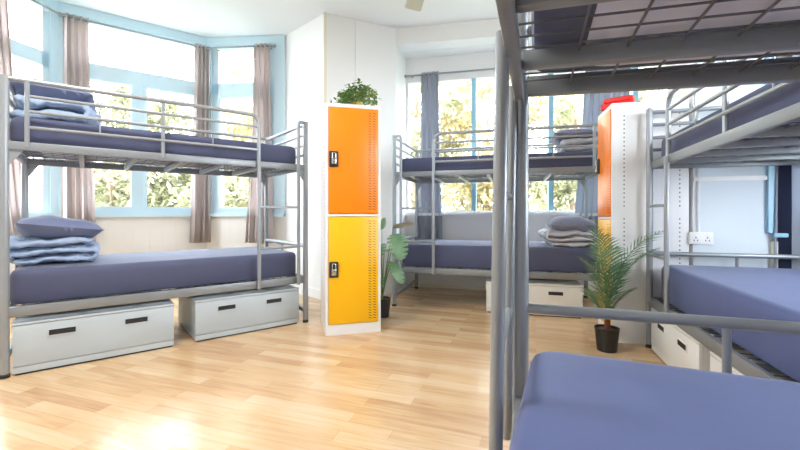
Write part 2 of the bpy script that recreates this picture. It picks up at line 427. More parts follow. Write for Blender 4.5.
# ------------------------------------------------------------------ bunk beds
L_, W_ = 1.96, 1.0
def stem_of(n): return n.split('.')[0]
def lean(o, sag):
    """this deck hangs lower on its rear side"""
    for v in o.data.vertices:
        if v.co.z > 1.0 or o.name.startswith(('mattress', 'underside')): v.co.z -= sag*v.co.y
def make_bunk(label, loc, ang, ladder_right=False, dz=0.0, W=W_, post_r=0.0225, guard=True, arch=True, rail_y=-0.038, up=0.0, dlow=0.0, first=0.36, sag=0.0):
    root = thing('bunk_bed', label, 'bunk bed', (*loc, 0), ang, 'silver tube steel bunk beds')
    X = (lambda x: L_ - x) if ladder_right else (lambda x: x)
    sgn = -1 if ladder_right else 1
    zt = 1.44 + dz           # top of the upper frame
    top = 1.835 + dz
    metal, beam = M['metal'], M['beam']
    def tb(name, pts, r, mt=metal, n=12, par=root):
        m = MB(); m.tube(pts, r, n); return m.build(name, mt, par)
    def bx(name, lo, hi, mt=beam, par=root):
        lo2 = (min(X(lo[0]), X(hi[0])), lo[1], lo[2]); hi2 = (max(X(lo[0]), X(hi[0])), hi[1], hi[2])
        m = MB(); m.rbox(lo2, hi2, 0.004, 2); return m.build(name, mt, par)
    for x in (0, L_):
        for y in (0, W):
            p = tb('post', [(X(x), y, 0), (X(x), y, top)], post_r, n=16)
            m = MB(); m.lathe([(post_r + .004, 0), (post_r + .004, .02), (post_r, .024)], 16, (X(x), y, 0)); m.build('foot_cap', M['black'], p)
    # side rails, lower then upper
    for y in (0, W):
        bx('side_rail', (0.0, y - 0.014, zt - 0.052), (L_, y + 0.014, zt))
        bx('side_rail', (0.0, y - 0.014, 0.362 + dlow), (L_, y + 0.014, 0.425 + dlow))
    for x in (0, L_):
        bx('end_beam', (x - 0.014, 0.016, zt - 0.048 + up), (x + 0.014, W - 0.016, zt - 0.004 + up + (0.016 if up else 0)))
        bx('end_beam', (x - 0.014, 0.016, 0.366 + dlow), (x + 0.014, W - 0.016, 0.42 + dlow))
        bx('end_foot_rail', (x - 0.012, 0.02, 0.09), (x + 0.012, W - 0.02, 0.125))
        # head/foot rail of the lower bed, with its short middle support
        r = tb('end_rail', [(X(x), 0.01, 0.70), (X(x), W - 0.01, 0.70)], 0.0165, n=14)
        tb('support', [(X(x), W*0.54, 0.42), (X(x), W*0.54, 0.70)], 0.011, par=r)
        # upper end rails
        for k, h in enumerate((top - 0.022, top - 0.115, top - 0.21, top - 0.30)):
            tb('end_rail', [(X(x), 0.01, h), (X(x), W - 0.01, h)], 0.0135 if k else 0.016)
    # gusset brackets beneath the upper frame
    for x, s in ((0, 1), (L_, -1)):
        for y in (0, W):
            m = MB(); x0, x1 = X(x + s*post_r*0.9), X(x + s*0.085)
            m.add([(x0, y - .004, zt - .05), (x1, y - .004, zt - .05), (x0, y - .004, zt - .15), (x0, y + .004, zt - .05), (x1, y + .004, zt - .05), (x0, y + .004, zt - .15)],
                  [(0, 1, 2), (3, 5, 4), (0, 3, 4, 1), (1, 4, 5, 2), (2, 5, 3, 0)])
            m.build('bracket', metal, root, smooth=False)
    # cross slats and the wire decks
    for i in range(5):
        x = first + i*0.31
        bx('cross_beam', (x - 0.015, 0.014, zt - 0.05 + up), (x + 0.015, W - 0.014, zt - 0.006 + up))
        bx('cross_beam', (x - 0.015, 0.014, 0.37 + dlow), (x + 0.015, W - 0.014, 0.405 + dlow))
    for zz in (zt - 0.014 + up, 0.408 + dlow):
        m = MB()
        k = 0.05
        while k < L_ - 0.02:
            m.tube([(X(k), 0.012, zz), (X(k), W - 0.012, zz)], 0.0028, 6); k += 0.0635
        y = 0.145
        while y < W - 0.03:
            m.tube([(0.012, y, zz - 0.005), (L_ - 0.012, y, zz - 0.005)], 0.0030, 6); y += 0.105
        m.build('wire_mesh', M['wire'], root)
    # ladder at the x = 0 end of the front
    xa, xb = 0.085, 0.435
    lad = MB(); yl = rail_y
    ztl = zt - 0.02 if not arch else None
    rail_r = 0.0155
    if arch:
        lad.tube(fillet([(X(xa), yl, 0.36), (X(xa), yl, top - 0.012), (X(0.0), 0, top - 0.012)], 0.07), rail_r)
    else:
        lad.tube([(X(xa - 0.045), yl - 0.018, 0.30), (X(xa - 0.045), yl, zt + 0.002)], rail_r)
    lo_ = lad.build('ladder', metal, root)
    r2 = MB()
    x2 = xb if arch else xb - 0.015
    r2.tube([(X(x2), yl - (0 if arch else 0.018), 0.36 if arch else 0.30), (X(x2), yl, (zt - 0.01) if arch else zt + 0.005)], rail_r)
    r2.build('ladder_rail', metal, lo_)
    x1 = xa if arch else xa - 0.045
    for h in (0.70, 1.05):
        m = MB(); yr = yl - (0 if arch else 0.010); m.tube([(X(x1), yr, h), (X(x2), yr, h)], 0.011, 10); m.build('rung', metal, lo_)
    # guard rail along the upper front
    if guard:
        gr = MB(); gt = top - 0.012
        pts = [(X(xb), yl + 0.01, zt - 0.03), (X(xb), yl + 0.01, gt)] + [(X(L_), 0.0, gt)]
        gr.tube(fillet(pts, 0.09, 8), 0.0155)
        g = gr.build('guard_rail', metal, root)
        for h in (gt - 0.095, gt - 0.19, gt - 0.29):
            m = MB(); m.tube([(X(xb), yl + 0.01, h), (X(L_ - 0.10), yl + 0.035, h)], 0.0105, 10); m.build('guard_bar', metal, g)
        for x in (L_ - 0.10, L_ - 0.83):
            m = MB(); m.tube([(X(x), yl + 0.03, zt - 0.03), (X(x), yl + 0.03, gt)], 0.013, 10); m.build('guard_upright', metal, g)
        for x in (L_ - 0.46, L_ - 1.17):
            m = MB(); m.tube([(X(x), yl + 0.03, gt - 0.29), (X(x), yl + 0.03, gt - 0.095)], 0.005, 8); m.build('guard_upright', metal, g)
        # rear guard: two rails
        rg = MB(); rg.tube([(X(0), W, gt), (X(L_), W, gt)], 0.014)
        rgo = rg.build('rear_guard_rail', metal, root)
        m = MB(); m.tube([(X(0), W, gt - 0.14), (X(L_), W, gt - 0.14)], 0.0105, 10); m.build('guard_bar', metal, rgo)
    if sag:
        for o in root.children:
            if stem_of(o.name) in ('end_beam', 'cross_beam', 'wire_mesh'): lean(o, sag)
    return root

def mattress(label, loc, ang, z, th, W=W_, group='mattresses on the bunk beds', ladder_right=False, material=None, under=False, x0=0.05, y0=0.045, rad=0.05, mxy=(0.12, 0.135)):
    m = MB(); x1, y1 = L_ - 0.05, W - y0
    nx, ny = 28, 16
    # rounded slab: cushion-edged sides and a faintly crowned top
    bm = bmesh.new()
    bmesh.ops.create_cube(bm, size=1.0, matrix=Matrix.Translation(((x0 + x1)/2, (y0 + y1)/2, th/2)) @ Matrix.Diagonal((x1 - x0, y1 - y0, th, 1)))
    ve = [e for e in bm.edges if abs((e.verts[0].co - e.verts[1].co).z) > 0.01]
    bmesh.ops.bevel(bm, geom=ve, offset=0.07, segments=5, profile=0.5, affect='EDGES')
    he = [e for e in bm.edges if all(abs(v.co.z - th) < 1e-5 for v in e.verts) and len(e.link_faces) == 2 and any(abs(f.normal.z) < 0.5 for f in e.link_faces)]
    bmesh.ops.bevel(bm, geom=he, offset=min(rad, th*0.4), segments=4, profile=0.6, affect='EDGES')
    le = [e for e in bm.edges if all(abs(v.co.z) < 1e-5 for v in e.verts) and any(abs(f.normal.z) < 0.5 for f in e.link_faces)]
    bmesh.ops.bevel(bm, geom=le, offset=0.02, segments=2, profile=0.5, affect='EDGES')
    bm.verts.index_update()
    m.add([v.co.copy() for v in bm.verts], [[v.index for v in f.verts] for f in bm.faces]); bm.free()
    o = m.build('mattress', material or M['sheet'])
    tag(o, label, 'mattress', group, (*loc, z), ang)
    if under:
        # bare underside where the fitted sheet ends: quilted, pressed against the wires
        mx, my = mxy
        a0, a1, b0, b1 = x0 + mx, x1 - mx, y0 + my, y1 - my
        N, K = 60, 34; vs = []; fs = []
        for i in range(N + 1):
            for j in range(K + 1):
                x = a0 + (a1 - a0)*i/N; y = b0 + (b1 - b0)*j/K
                r = 0.10
                dx = max(0, max(a0 + r - x, x - a1 + r)); dy = max(0, max(b0 + r - y, y - b1 + r))
                dd = math.hypot(dx, dy)
                if dd > r:
                    k = r/dd
                    x = (a0 + r - dx*k) if x < a0 + r else (a1 - r + dx*k)
                    y = (b0 + r - dy*k) if y < b0 + r else (b1 - r + dy*k)
                e = min(1, (min(x - a0, a1 - x, y - b0, b1 - y) + 0.004)/0.03)
                q = 0.003*abs(math.sin(x*PI/0.0635))*abs(math.sin((y + 0.02)*PI/0.105))
                vs.append((x, y, -0.0015 - 0.004*max(0, e) - q))
        for i in range(N):
            for j in range(K):
                p = i*(K+1) + j; fs.append((p, p + 1, p + K + 2, p + K + 1))
        u = MB(); u.add(vs, fs); uo = u.build('underside_panel', M['ticking'], o, angle=80)
        uo['label'] = 'white quilted underside'
    return o

def frame_of(loc, ang):
    c, s = math.cos(ang), math.sin(ang)
    return lambda x, y: (loc[0] + c*x - s*y, loc[1] + s*x + c*y)

LB, LA = (-2.40, 2.385), math.atan2(1.22, 1.53)
FB, FA = (-0.062, 4.23), R(-16)
RB, RA = (1.86, 2.93), R(-107.3)
NB, NA = (0.382, 1.25), R(-109.1)
FW = 1.02
make_bunk('silver bunk bed in front of the bay window, two drawers under it', LB, LA, True)
L_ = 2.06
make_bunk('silver bunk bed in the window alcove, between the two lockers', FB, FA, False, W=FW)
L_ = 1.96
make_bunk('silver bunk bed along the right wall, beside the potted palm', RB, RA, False, dz=-0.065, rail_y=-0.022, dlow=-0.044)
make_bunk('silver bunk bed closest to the camera, its wire mesh seen from below', NB, NA, False, dz=-0.05, post_r=0.0265, guard=False, arch=False, rail_y=-0.021, up=0.027, first=0.255, sag=0.036)

mattress('navy sheeted mattress on the lower berth of the bunk by the bay window', LB, LA, 0.425, 0.215, x0=0.01)
mattress('navy sheeted mattress on the upper berth of the bunk by the bay window', LB, LA, 1.446, 0.165, under=True, x0=0.01)
L_ = 2.06
mattress('dark navy mattress on the lower berth of the bunk in the alcove', FB, FA, 0.425, 0.235, W=FW)
mattress('dark navy mattress on the upper berth of the bunk in the alcove', FB, FA, 1.446, 0.15, W=FW, under=True)
L_ = 1.96
mattress('lavender blue mattress on the lower berth of the bunk along the right wall', RB, RA, 0.381, 0.25, material=M['sheetblue'])
mattress('navy mattress on the upper berth of the bunk along the right wall', RB, RA, 1.381, 0.16, under=True)
mattress('bright blue mattress filling the lower right corner, on the closest lower berth', NB, NA - R(4), 0.425, 0.176, material=M['sheetblue'], x0=0.045, y0=0.04)
mt8 = mattress('dark sheeted mattress with white underside, overhead on wire mesh', NB, NA, 1.423, 0.15, under=True, y0=0.038, x0=0.02, mxy=(0.055, 0.125))
lean(mt8, 0.036); lean(mt8.children[0], 0.036)

# ------------------------------------------------------------------ storage boxes under the bunks
def storage_box(label, loc, ang, x0, x1, h=0.322, depth=0.72, material=None, y0=-0.012, handles=2):
    root = thing('storage_drawer', label, 'drawer', (*frame_of(loc, ang)(x0, y0), 0), ang, 'under bed storage drawers')
    w = x1 - x0; mt = material or M['box']
    m = MB(); m.box((0, 0.02, 0.012), (w, depth, h - 0.012)); m.build('carcass', mt, root, smooth=False)
    m = MB(); m.rbox((-0.004, 0.0, h - 0.014), (w + 0.004, depth + 0.004, h), 0.003, 2); m.build('lid', mt, root)
    fr = MB()
    fr.rbox((0.0, 0.0, 0.055), (w, 0.02, h - 0.018), 0.002, 2)
    f = fr.build('front_panel', mt, root)
    pl = MB(); pl.rbox((0, 0.003, 0.012), (w, 0.02, 0.052), 0.001, 1); pl.build('plinth', mt, root)
    sh = MB(); sh.box((0.012, 0.012, 0), (w - 0.012, depth - 0.02, 0.012)); sh.build('foot_strip', M['black'], root, smooth=False)
    for c in ((0.2*w + 0.06, 0.8*w - 0.06) if handles == 2 else (0.27*w,)):
        s = MB(); a, b, zc = c - 0.066, c + 0.066, h - 0.083
        s.box((a, -0.003, zc - 0.017), (b, 0.001, zc + 0.017))
        hd = s.build('handle_slot', M['dark'], f, smooth=False)
        e = MB()
        for q in ((a - .006, b + .006, zc + .017, zc + .022), (a - .006, b + .006, zc - .022, zc - .017), (a - .006, a, zc - .017, zc + .017), (b, b + .006, zc - .017, zc + .017)):
            e.box((q[0], -0.006, q[2]), (q[1], 0.0, q[3]))
        e.build('handle_rim', mt, hd, smooth=False)
    return root
storage_box('pale grey drawer on the floor at the pillow end of the bay window bunk', LB, LA, 0.035, 0.90)
storage_box('pale grey drawer under the ladder end of the bay window bunk', LB, LA, 1.045, 1.89)
storage_box('off white drawer with dark slot under the alcove bunk', FB, FA, 0.97, 1.86, h=0.31, material=M['boxwhite'])
storage_box('white drawer beside the palm, under the bunk along the right wall', RB, RA, 0.08, 0.89, h=0.312, material=M['boxwhite'], handles=2)
storage_box('white drawer nearer the camera under the bunk along the right wall', RB, RA, 1.02, 1.83, h=0.312, material=M['boxwhite'], handles=2)

# ------------------------------------------------------------------ lockers
def locker(label, loc, ang, H, W=0.46, D=0.52):
    root = thing('locker', label, 'locker', (*loc, 0), ang, 'tall two-door lockers')
    t = 0.022
    m = MB()
    m.box((0, 0.0, 0), (t, D, H)); m.box((W - t, 0.0, 0), (W, D, H))
    m.box((t, D - 0.01, 0), (W - t, D, H)); m.box((t, 0.0, H - 0.03), (W - t, D - 0.01, H))
    m.box((t, 0.0, 0.0), (W - t, D - 0.01, 0.085)); m.box((t, 0.0, H*0.512), (W - t, D - 0.01, H*0.512 + 0.02))
    m.cur = 1
    # columns of punched holes near the front and rear of both sides
    for y in (0.085, D - 0.06):
        z = 0.62
        while z < H - 0.10:
            if not (0.98 < z < 1.02):
                for xs in (-0.0006, W - 0.0004):
                    m.box((xs, y - 0.004, z), (xs + 0.001, y + 0.004, z + 0.010))
            z += 0.033
    m.build('carcass', [M['locker'], M['dark']], root, smooth=False)
    for (z0, z1, mt, nm) in ((H*0.512 + 0.024, H - 0.034, M['orange'], 'orange upper door'), (0.089, H*0.512 - 0.004, M['yellow'], 'amber yellow lower door')):
        d = MB(); d.rbox((t + 0.003, -0.006, z0), (W - t - 0.003, 0.014, z1), 0.002, 2)
        d.cur = 1
        n = 38
        for k in range(n):
            z = z0 + 0.035 + (z1 - z0 - 0.07)*k/(n - 1)
            for xc in (W - t - 0.072, W - t - 0.034):
                Mx = Matrix.Translation((xc, -0.0062, z)) @ Matrix.Rotation(R(18), 4, 'Y')
                d.box((-0.013, -0.0006, -0.0022), (0.013, 0.0006, 0.0022), Mx)
        do = d.build('door', [mt, M['dark']], root); do['label'] = nm
        zc = z0 + (z1 - z0)*0.51
        p = MB(); p.rbox((t + 0.006, -0.022, zc - 0.065), (t + 0.080, -0.006, zc + 0.065), 0.008, 3)
        po = p.build('lock_plate', M['black'], do)
        k = MB(); k.rbox((t + 0.024, -0.036, zc - 0.045), (t + 0.062, -0.022, zc + 0.008), 0.005, 2)
        k.tube(fillet([(t + 0.030, -0.03, zc), (t + 0.030, -0.03, zc + 0.05), (t + 0.057, -0.03, zc + 0.05), (t + 0.057, -0.03, zc)], 0.012), 0.004, 8)
        k.build('latch', M['chrome'], do)
    for x in (0.03, W - 0.03):
        for y in (0.03, D - 0.03): pass
    return root
K1, K1A = (-0.606, 3.195), R(15.5)
locker('white locker with orange and yellow doors, freestanding mid-room, green plant on top', K1, K1A, 1.90)
K2, K2A = (1.75, 3.476), R(-104)
locker('white locker seen mostly from its side, palm in front, red case on top', K2, K2A, 1.85, W=0.443)

# ------------------------------------------------------------------ bedding
def pillow(label, loc, z, rotz, sx, sy, h, material, tilt=(0, 0), seed=0, group='pillows on folded duvets'):
    m = MB(); N, K = 26, 20; top = []; vs = []; fs = []
    def P(u, v, s):
        pin = 1 - 0.10*(abs(u)**3)*(1 - v*v) - 0.0
        pin2 = 1 - 0.12*(1 - u*u)*(abs(v)**3)
        x = u*sx/2*pin2; y = v*sy/2*pin
        e = max(0, (1 - abs(u)**3)*(1 - abs(v)**3))**0.55
        n = noise.noise(Vector((u*2 + seed*3.1, v*2, seed)))*0.16 + noise.noise(Vector((u*6 + seed, v*6, 2)))*0.06
        return (x, y, s*h/2*e*(1 + n) + (0.015*n if s > 0 else 0))
    for s in (1, -1):
        o = len(vs)
        for i in range(N + 1):
            for j in range(K + 1): vs.append(P(-1 + 2*i/N, -1 + 2*j/K, s))
        for i in range(N):
            for j in range(K):
                q = o + i*(K+1) + j; f = (q, q+1, q+K+2, q+K+1); fs.append(f if s < 0 else f[::-1])
    m.add(vs, fs)
    bm_o = m.build('pillow', material, recalc=False, angle=180)
    bm = bmesh.new(); bm.from_mesh(bm_o.data); bmesh.ops.remove_doubles(bm, verts=bm.verts[:], dist=1e-4)
    bmesh.ops.recalc_face_normals(bm, faces=bm.faces[:]); bm.to_mesh(bm_o.data); bm.free()
    tag(bm_o, label, 'pillow', group)
    bm_o.location = (*loc, z + h/2); bm_o.rotation_euler = (tilt[0], tilt[1], rotz)
    return bm_o

def duvet(label, loc, z, rotz, sx, sy, h, material, layers=3, seed=0):
    """a duvet folded into an S: serpentine profile swept across its width"""
    th = h/layers; r = th/2
    path = []
    for k in range(layers):
        zc = th*(k + 0.5); n = 26
        xs = [(-sx/2 + r + (sx - 2*r)*i/n) for i in range(n + 1)]
        if k % 2: xs.reverse()
        path += [(x, zc) for x in xs]
        if k < layers - 1:
            cx = path[-1][0]; sg = 1 if k % 2 == 0 else -1
            for i in range(1, 6):
                a = -PI/2 + PI*i/6
                path.append((cx + sg*math.cos(a)*r, th*(k + 1) + math.sin(a)*r))
    nP = len(path); S = 44; vs = []; fs = []
    ring = 2*nP
    for j in range(S + 1):
        v = -1 + 2*j/S
        shrink = max(0.12, (1 - abs(v)**6))**0.5
        A = []; Bk = []
        for i, (x, zz) in enumerate(path):
            p0 = path[max(i-1, 0)]; p1 = path[min(i+1, nP-1)]
            tx, tz = p1[0]-p0[0], p1[1]-p0[1]; l = math.hypot(tx, tz) or 1
            nx, nz = -tz/l, tx/l
            endk = min(1, 0.35 + 0.65*min(i, nP - 1 - i)/2.0)
            t = th*0.49*shrink*endk
            w = noise.noise(Vector((x*7 + seed, v*2.6, zz*9)))*0.018
            w2 = noise.noise(Vector((x*5, v*4 + seed, zz*20)))*0.012
            yy = v*sy/2*(1 + w2*2) + w2
            A.append((x + nx*t + w, yy, zz + nz*t + w*0.5)); Bk.append((x - nx*t + w, yy, zz - nz*t + w*0.5))
        for p in A + Bk[::-1]:
            q = Vector(p); k1 = noise.noise_vector(q*7 + Vector((seed, 0, 0))); k2 = noise.noise_vector(Vector((q.x*16, q.y*30, q.z*16 + seed)))
            rg = abs(noise.noise(Vector((q.x*20 + seed, q.y*9, q.z*20))))
            vs.append(q + k1*0.026 + k2*0.012 + Vector((0, 0, -0.030*max(0, 0.22 - rg))))
    for j in range(S):
        for i in range(ring):
            i2 = (i + 1) % ring
            fs.append((j*ring + i, j*ring + i2, (j+1)*ring + i2, (j+1)*ring + i))
    for j in (0, S):
        for i in range(nP - 1):
            q = (j*ring + i, j*ring + i + 1, j*ring + ring - 2 - i, j*ring + ring - 1 - i)
            fs.append(q if j else q[::-1])
    m = MB(); m.add(vs, fs); zmin = min(p[2] for p in vs)
    o = m.build('folded_duvet', material, angle=180)
    tag(o, label, 'duvet', 'folded duvets'); o.location = (*loc, z - zmin*0.3); o.rotation_euler = (0, 0, rotz)
    return o
fl = frame_of(LB, LA); ff = frame_of(FB, FA)
duvet('light blue folded duvet under a pillow on the lower bunk by the bay window', fl(0.185, 0.56), 0.642, LA + R(4), 0.47, 0.64, 0.18, M['duvet'], 3, 1)
pillow('slate blue pillow on the lower folded duvet by the bay window', fl(0.225, 0.53), 0.80, LA + R(6), 0.47, 0.64, 0.165, M['pillow'], (R(-4), R(7)), 1)
duvet('light blue folded duvet on the upper bunk by the bay window', fl(0.19, 0.50), 1.608, LA, 0.46, 0.64, 0.17, M['duvet'], 2, 4)
pillow('slate blue pillow on the upper folded duvet by the bay window', fl(0.20, 0.49), 1.765, LA + R(-3), 0.48, 0.62, 0.16, M['pillow'], (0, R(2)), 5)
duvet('pale grey folded duvet on the lower bunk in the alcove', ff(1.79, 0.42), 0.662, FA + R(3), 0.48, 0.60, 0.155, M['duvetgrey'], 3, 8)
pillow('dark grey blue pillow on the lower folded duvet in the alcove', ff(1.80, 0.42), 0.79, FA, 0.43, 0.60, 0.175, M['pillowgrey'], (0, 0), 9)
duvet('pale grey folded duvet on the upper bunk in the alcove', ff(1.85, 0.45), 1.598, FA + R(2), 0.38, 0.60, 0.14, M['duvetgrey'], 2, 12)
pillow('dark grey blue pillow on the upper folded duvet in the alcove', ff(1.84, 0.45), 1.725, FA, 0.42, 0.58, 0.14, M['pillowgrey'], (0, R(2)), 13)

# ------------------------------------------------------------------ curtains and rods
def rod(label, a, b, t0, t1, z, off=0.10, r=0.012):
    a = Vector(a); b = Vector(b)
    root = thing('curtain_rod', label, 'curtain rod', (a.x, a.y, z), math.atan2(b.y - a.y, b.x - a.x), 'steel curtain rods')
    m = MB(); m.tube([(t0, -off, 0), (t1, -off, 0)], r); m.build('pole', M['metal'], root)
    for t, s in ((t0, -1), (t1, 1)):
        f = MB(); f.tube([(t, -off, 0), (t + s*.02, -off, 0), (t + s*.035, -off, 0), (t + s*.045, -off, 0)], [r, r*1.8, r*1.8, r*0.6]); f.build('finial', M['metal'], root)
    for t in (t0 + 0.06, t1 - 0.06):
        k = MB(); k.tube([(t, 0, 0), (t, -off, 0)], 0.008, 8); k.lathe([(0.02, 0), (0.02, 0.006)], 12, (t, -0.006, -0.003)); k.build('bracket', M['metal'], root)
    return root
rod('silver curtain rod over the wide middle window of the bay', B1, B2, 0.06, 1.44, 3.13)
rod('silver curtain rod over the narrow bay window nearest the locker', B2, B3, 0.10, 0.93, 3.13)
rod('silver curtain rod over the bay window at the picture edge', B0, B1, 0.10, 1.26, 3.13)
rod('long grey curtain rod across the alcove window', A0, A1, 0.03, 3.1, 2.845, off=0.06)
def curtain(label, a, b, top, bot, z0, z1, folds, amp, mt, off=0.10, group=None, pinch=None, stripes=None):
    a = Vector(a); b = Vector(b); Lx = 14*folds; nz = 18; vs = []; fs = []; m = MB()
    th = 0.006
    for side in (0, 1):
        for j in range(nz + 1):
            q = j/nz
            for i in range(Lx + 1):
                s = i/Lx
                e = q**1.3
                t0 = top[0] + (bot[0] - top[0])*e; t1 = top[1] + (bot[1] - top[1])*e
                w = 2*PI*folds*s + 0.5*math.sin(3*q + s*5)
                am = amp*(0.75 + 0.35*math.sin(2.3*s*folds + 1.1) * q)
                vs.append((t0 + (t1 - t0)*s + 0.012*math.sin(2*w)*1.0, -off + am*math.sin(w) + side*th, z1 + (z0 - z1)*q))
    W1 = Lx + 1; H1 = nz + 1; o = W1*H1
    for j in range(nz):
        for i in range(Lx):
            p = j*W1 + i
            m.cur = 0
            fs.append((p, p+1, p+W1+1, p+W1)); fs.append((p+o, p+W1+o, p+W1+1+o, p+1+o))
    for j in range(nz):
        p = j*W1; fs.append((p, p+W1, p+W1+o, p+o)); p = j*W1 + Lx; fs.append((p, p+o, p+W1+o, p+W1))
    for i in range(Lx):
        fs.append((i, i+o, i+1+o, i+1)); p = nz*W1 + i; fs.append((p, p+1, p+1+o, p+o))
    m.add(vs, fs)
    if stripes:
        for k, f in enumerate(m.f):
            s = sum(((v % o) % W1) for v in f)/len(f)/Lx
            m.mi[k] = 1 if any(x0 <= s < x1 for x0, x1 in stripes) else 0
    o_ = m.build('curtain', mt, angle=180)
    tag(o_, label, 'curtain', group, (a.x, a.y, 0), math.atan2(b.y - a.y, b.x - a.x)); return o_
gb = 'mauve curtains in the bay'
curtain('mauve beige curtain between the left and middle bay windows', B1, B2, (0.05, 0.28), (0.03, 0.33), 0.62, 3.16, 4, 0.042, M['curtain'], group=gb)
curtain('mauve beige curtain between the middle and right bay windows', B1, B2, (1.33, 1.50), (1.27, 1.51), 0.62, 3.16, 4, 0.042, M['curtain'], group=gb)
curtain('mauve beige curtain beside the blue casing at the right end of the bay', B2, B3, (0.68, 0.91), (0.56, 0.92), 0.62, 3.16, 4, 0.042, M['curtain'], group=gb)
curtain('mauve beige curtain at the left edge of the picture behind the bunk post', B0, B1, (0.60, 0.77), (0.78, 0.99), 0.62, 3.16, 3, 0.035, M['curtain'], group=gb)
ga = 'blue grey curtains in the alcove'
curtain('blue grey curtain by the left end of the alcove window', A0, A1, (0.22, 0.46), (0.14, 0.50), 0.30, 2.875, 4, 0.028, M['curtaingrey'], group=ga, off=0.058)
curtain('blue grey curtain behind the far end of the alcove bunk, next to the locker', A0, A1, (2.25, 2.75), (2.05, 2.62), 0.30, 2.875, 5, 0.032, M['curtaingrey'], group=ga, off=0.062)
curtain('blue grey curtain with dark navy stripes behind the bunk along the right wall', Q0, Q1, (0.485, 0.95), (0.455, 0.95), 0.45, 2.85, 4, 0.012, [M['curtaingrey'], M['curtaindark']], off=0.045, stripes=[(0.07, 0.20), (0.42, 0.58), (0.80, 0.92)])
rod('curtain rod high on the wall behind the bunk along the right wall', Q0, Q1, 0.44, 0.97, 2.82, off=0.045)

# ------------------------------------------------------------------ plants
def palm(loc):
    root = thing('potted_palm', 'green palm in a black pot on the floor by the locker', 'plant', (*loc, 0))
    m = MB(); m.lathe([(0.062, 0.0), (0.066, 0.004), (0.082, 0.16), (0.085, 0.168), (0.078, 0.168), (0.075, 0.15)], 28); m.build('pot', M['pot'], root)
    m = MB(); m.lathe([(0.0765, 0.140), (0.075, 0.152), (0.03, 0.158)], 20); m.build('soil', M['soil'], root)
    m = MB(); m.tube([(0, 0, .15), (.004, 0, .20), (.002, .003, .27), (0, 0, .33)], [0.022, 0.020, 0.017, 0.010]); m.build('trunk', M['palmtrunk'], root)
    rnd = random.Random(5)
    # (azimuth, start height, rise, reach)
    specs = [(188, .30, .63, .09), (215, .28, .56, .03), (-6, .28, .82, .38), (-25, .26, .60, .28),
             (175, .26, .46, .17), (-70, .24, .42, .10), (40, .28, .50, .12), (200, .20, .26, .13), (-50, .20, .30, .16), (-40, .24, .66, .30)]
    for (az, h0, rise, reach) in specs:
        a = R(az); dx, dy = math.cos(a), math.sin(a)
        pts = []
        n = 20
        for i in range(n + 1):
            q = i/n
            pts.append(Vector((dx*reach*(q**1.4), dy*reach*(q**1.4), h0 + rise*(1.25*q - 0.25*q*q*(1 + reach*3)))))
        f = MB(); f.tube(pts, [0.005*(1 - 0.75*i/n) for i in range(n + 1)], 6)
        side = Vector((-dy, dx, 0))
        for i in range(3, n + 1):
            for ss in (-1, 1):
                q = i/n
                for sub in (0,):
                    if i == n and sub: continue
                    p = pts[i].lerp(pts[min(i+1, n)], sub); t = (pts[min(i+1, n)] - pts[i-1]).normalized()
                    ln_ = 0.175*math.sin(PI*min(1, 0.16 + 0.80*q))**0.8*(0.9 + 0.2*rnd.random()) + 0.02
                    d = (side*ss*0.82 + t*0.66 + Vector((0, 0, 0.08 - 0.16*rnd.random()))).normalized()
                    nrm = d.cross(t).normalized(); wv = d.cross(nrm).normalized()*0.0052
                    b1 = p + d*ln_*0.45 + Vector((0, 0, 0.004)); tip = p + d*ln_ + Vector((0, 0, -0.10*ln_))
                    up = nrm*0.002
                    f.add([p - wv*0.5, p + wv*0.5, b1 + wv, b1 - wv, tip, b1 + up], [(0, 1, 2, 5), (0, 5, 3), (3, 5, 4), (5, 2, 4)])
        f.build('frond', M['palm'], root, recalc=False, angle=60)
    return root
palm((1.505, 2.86))

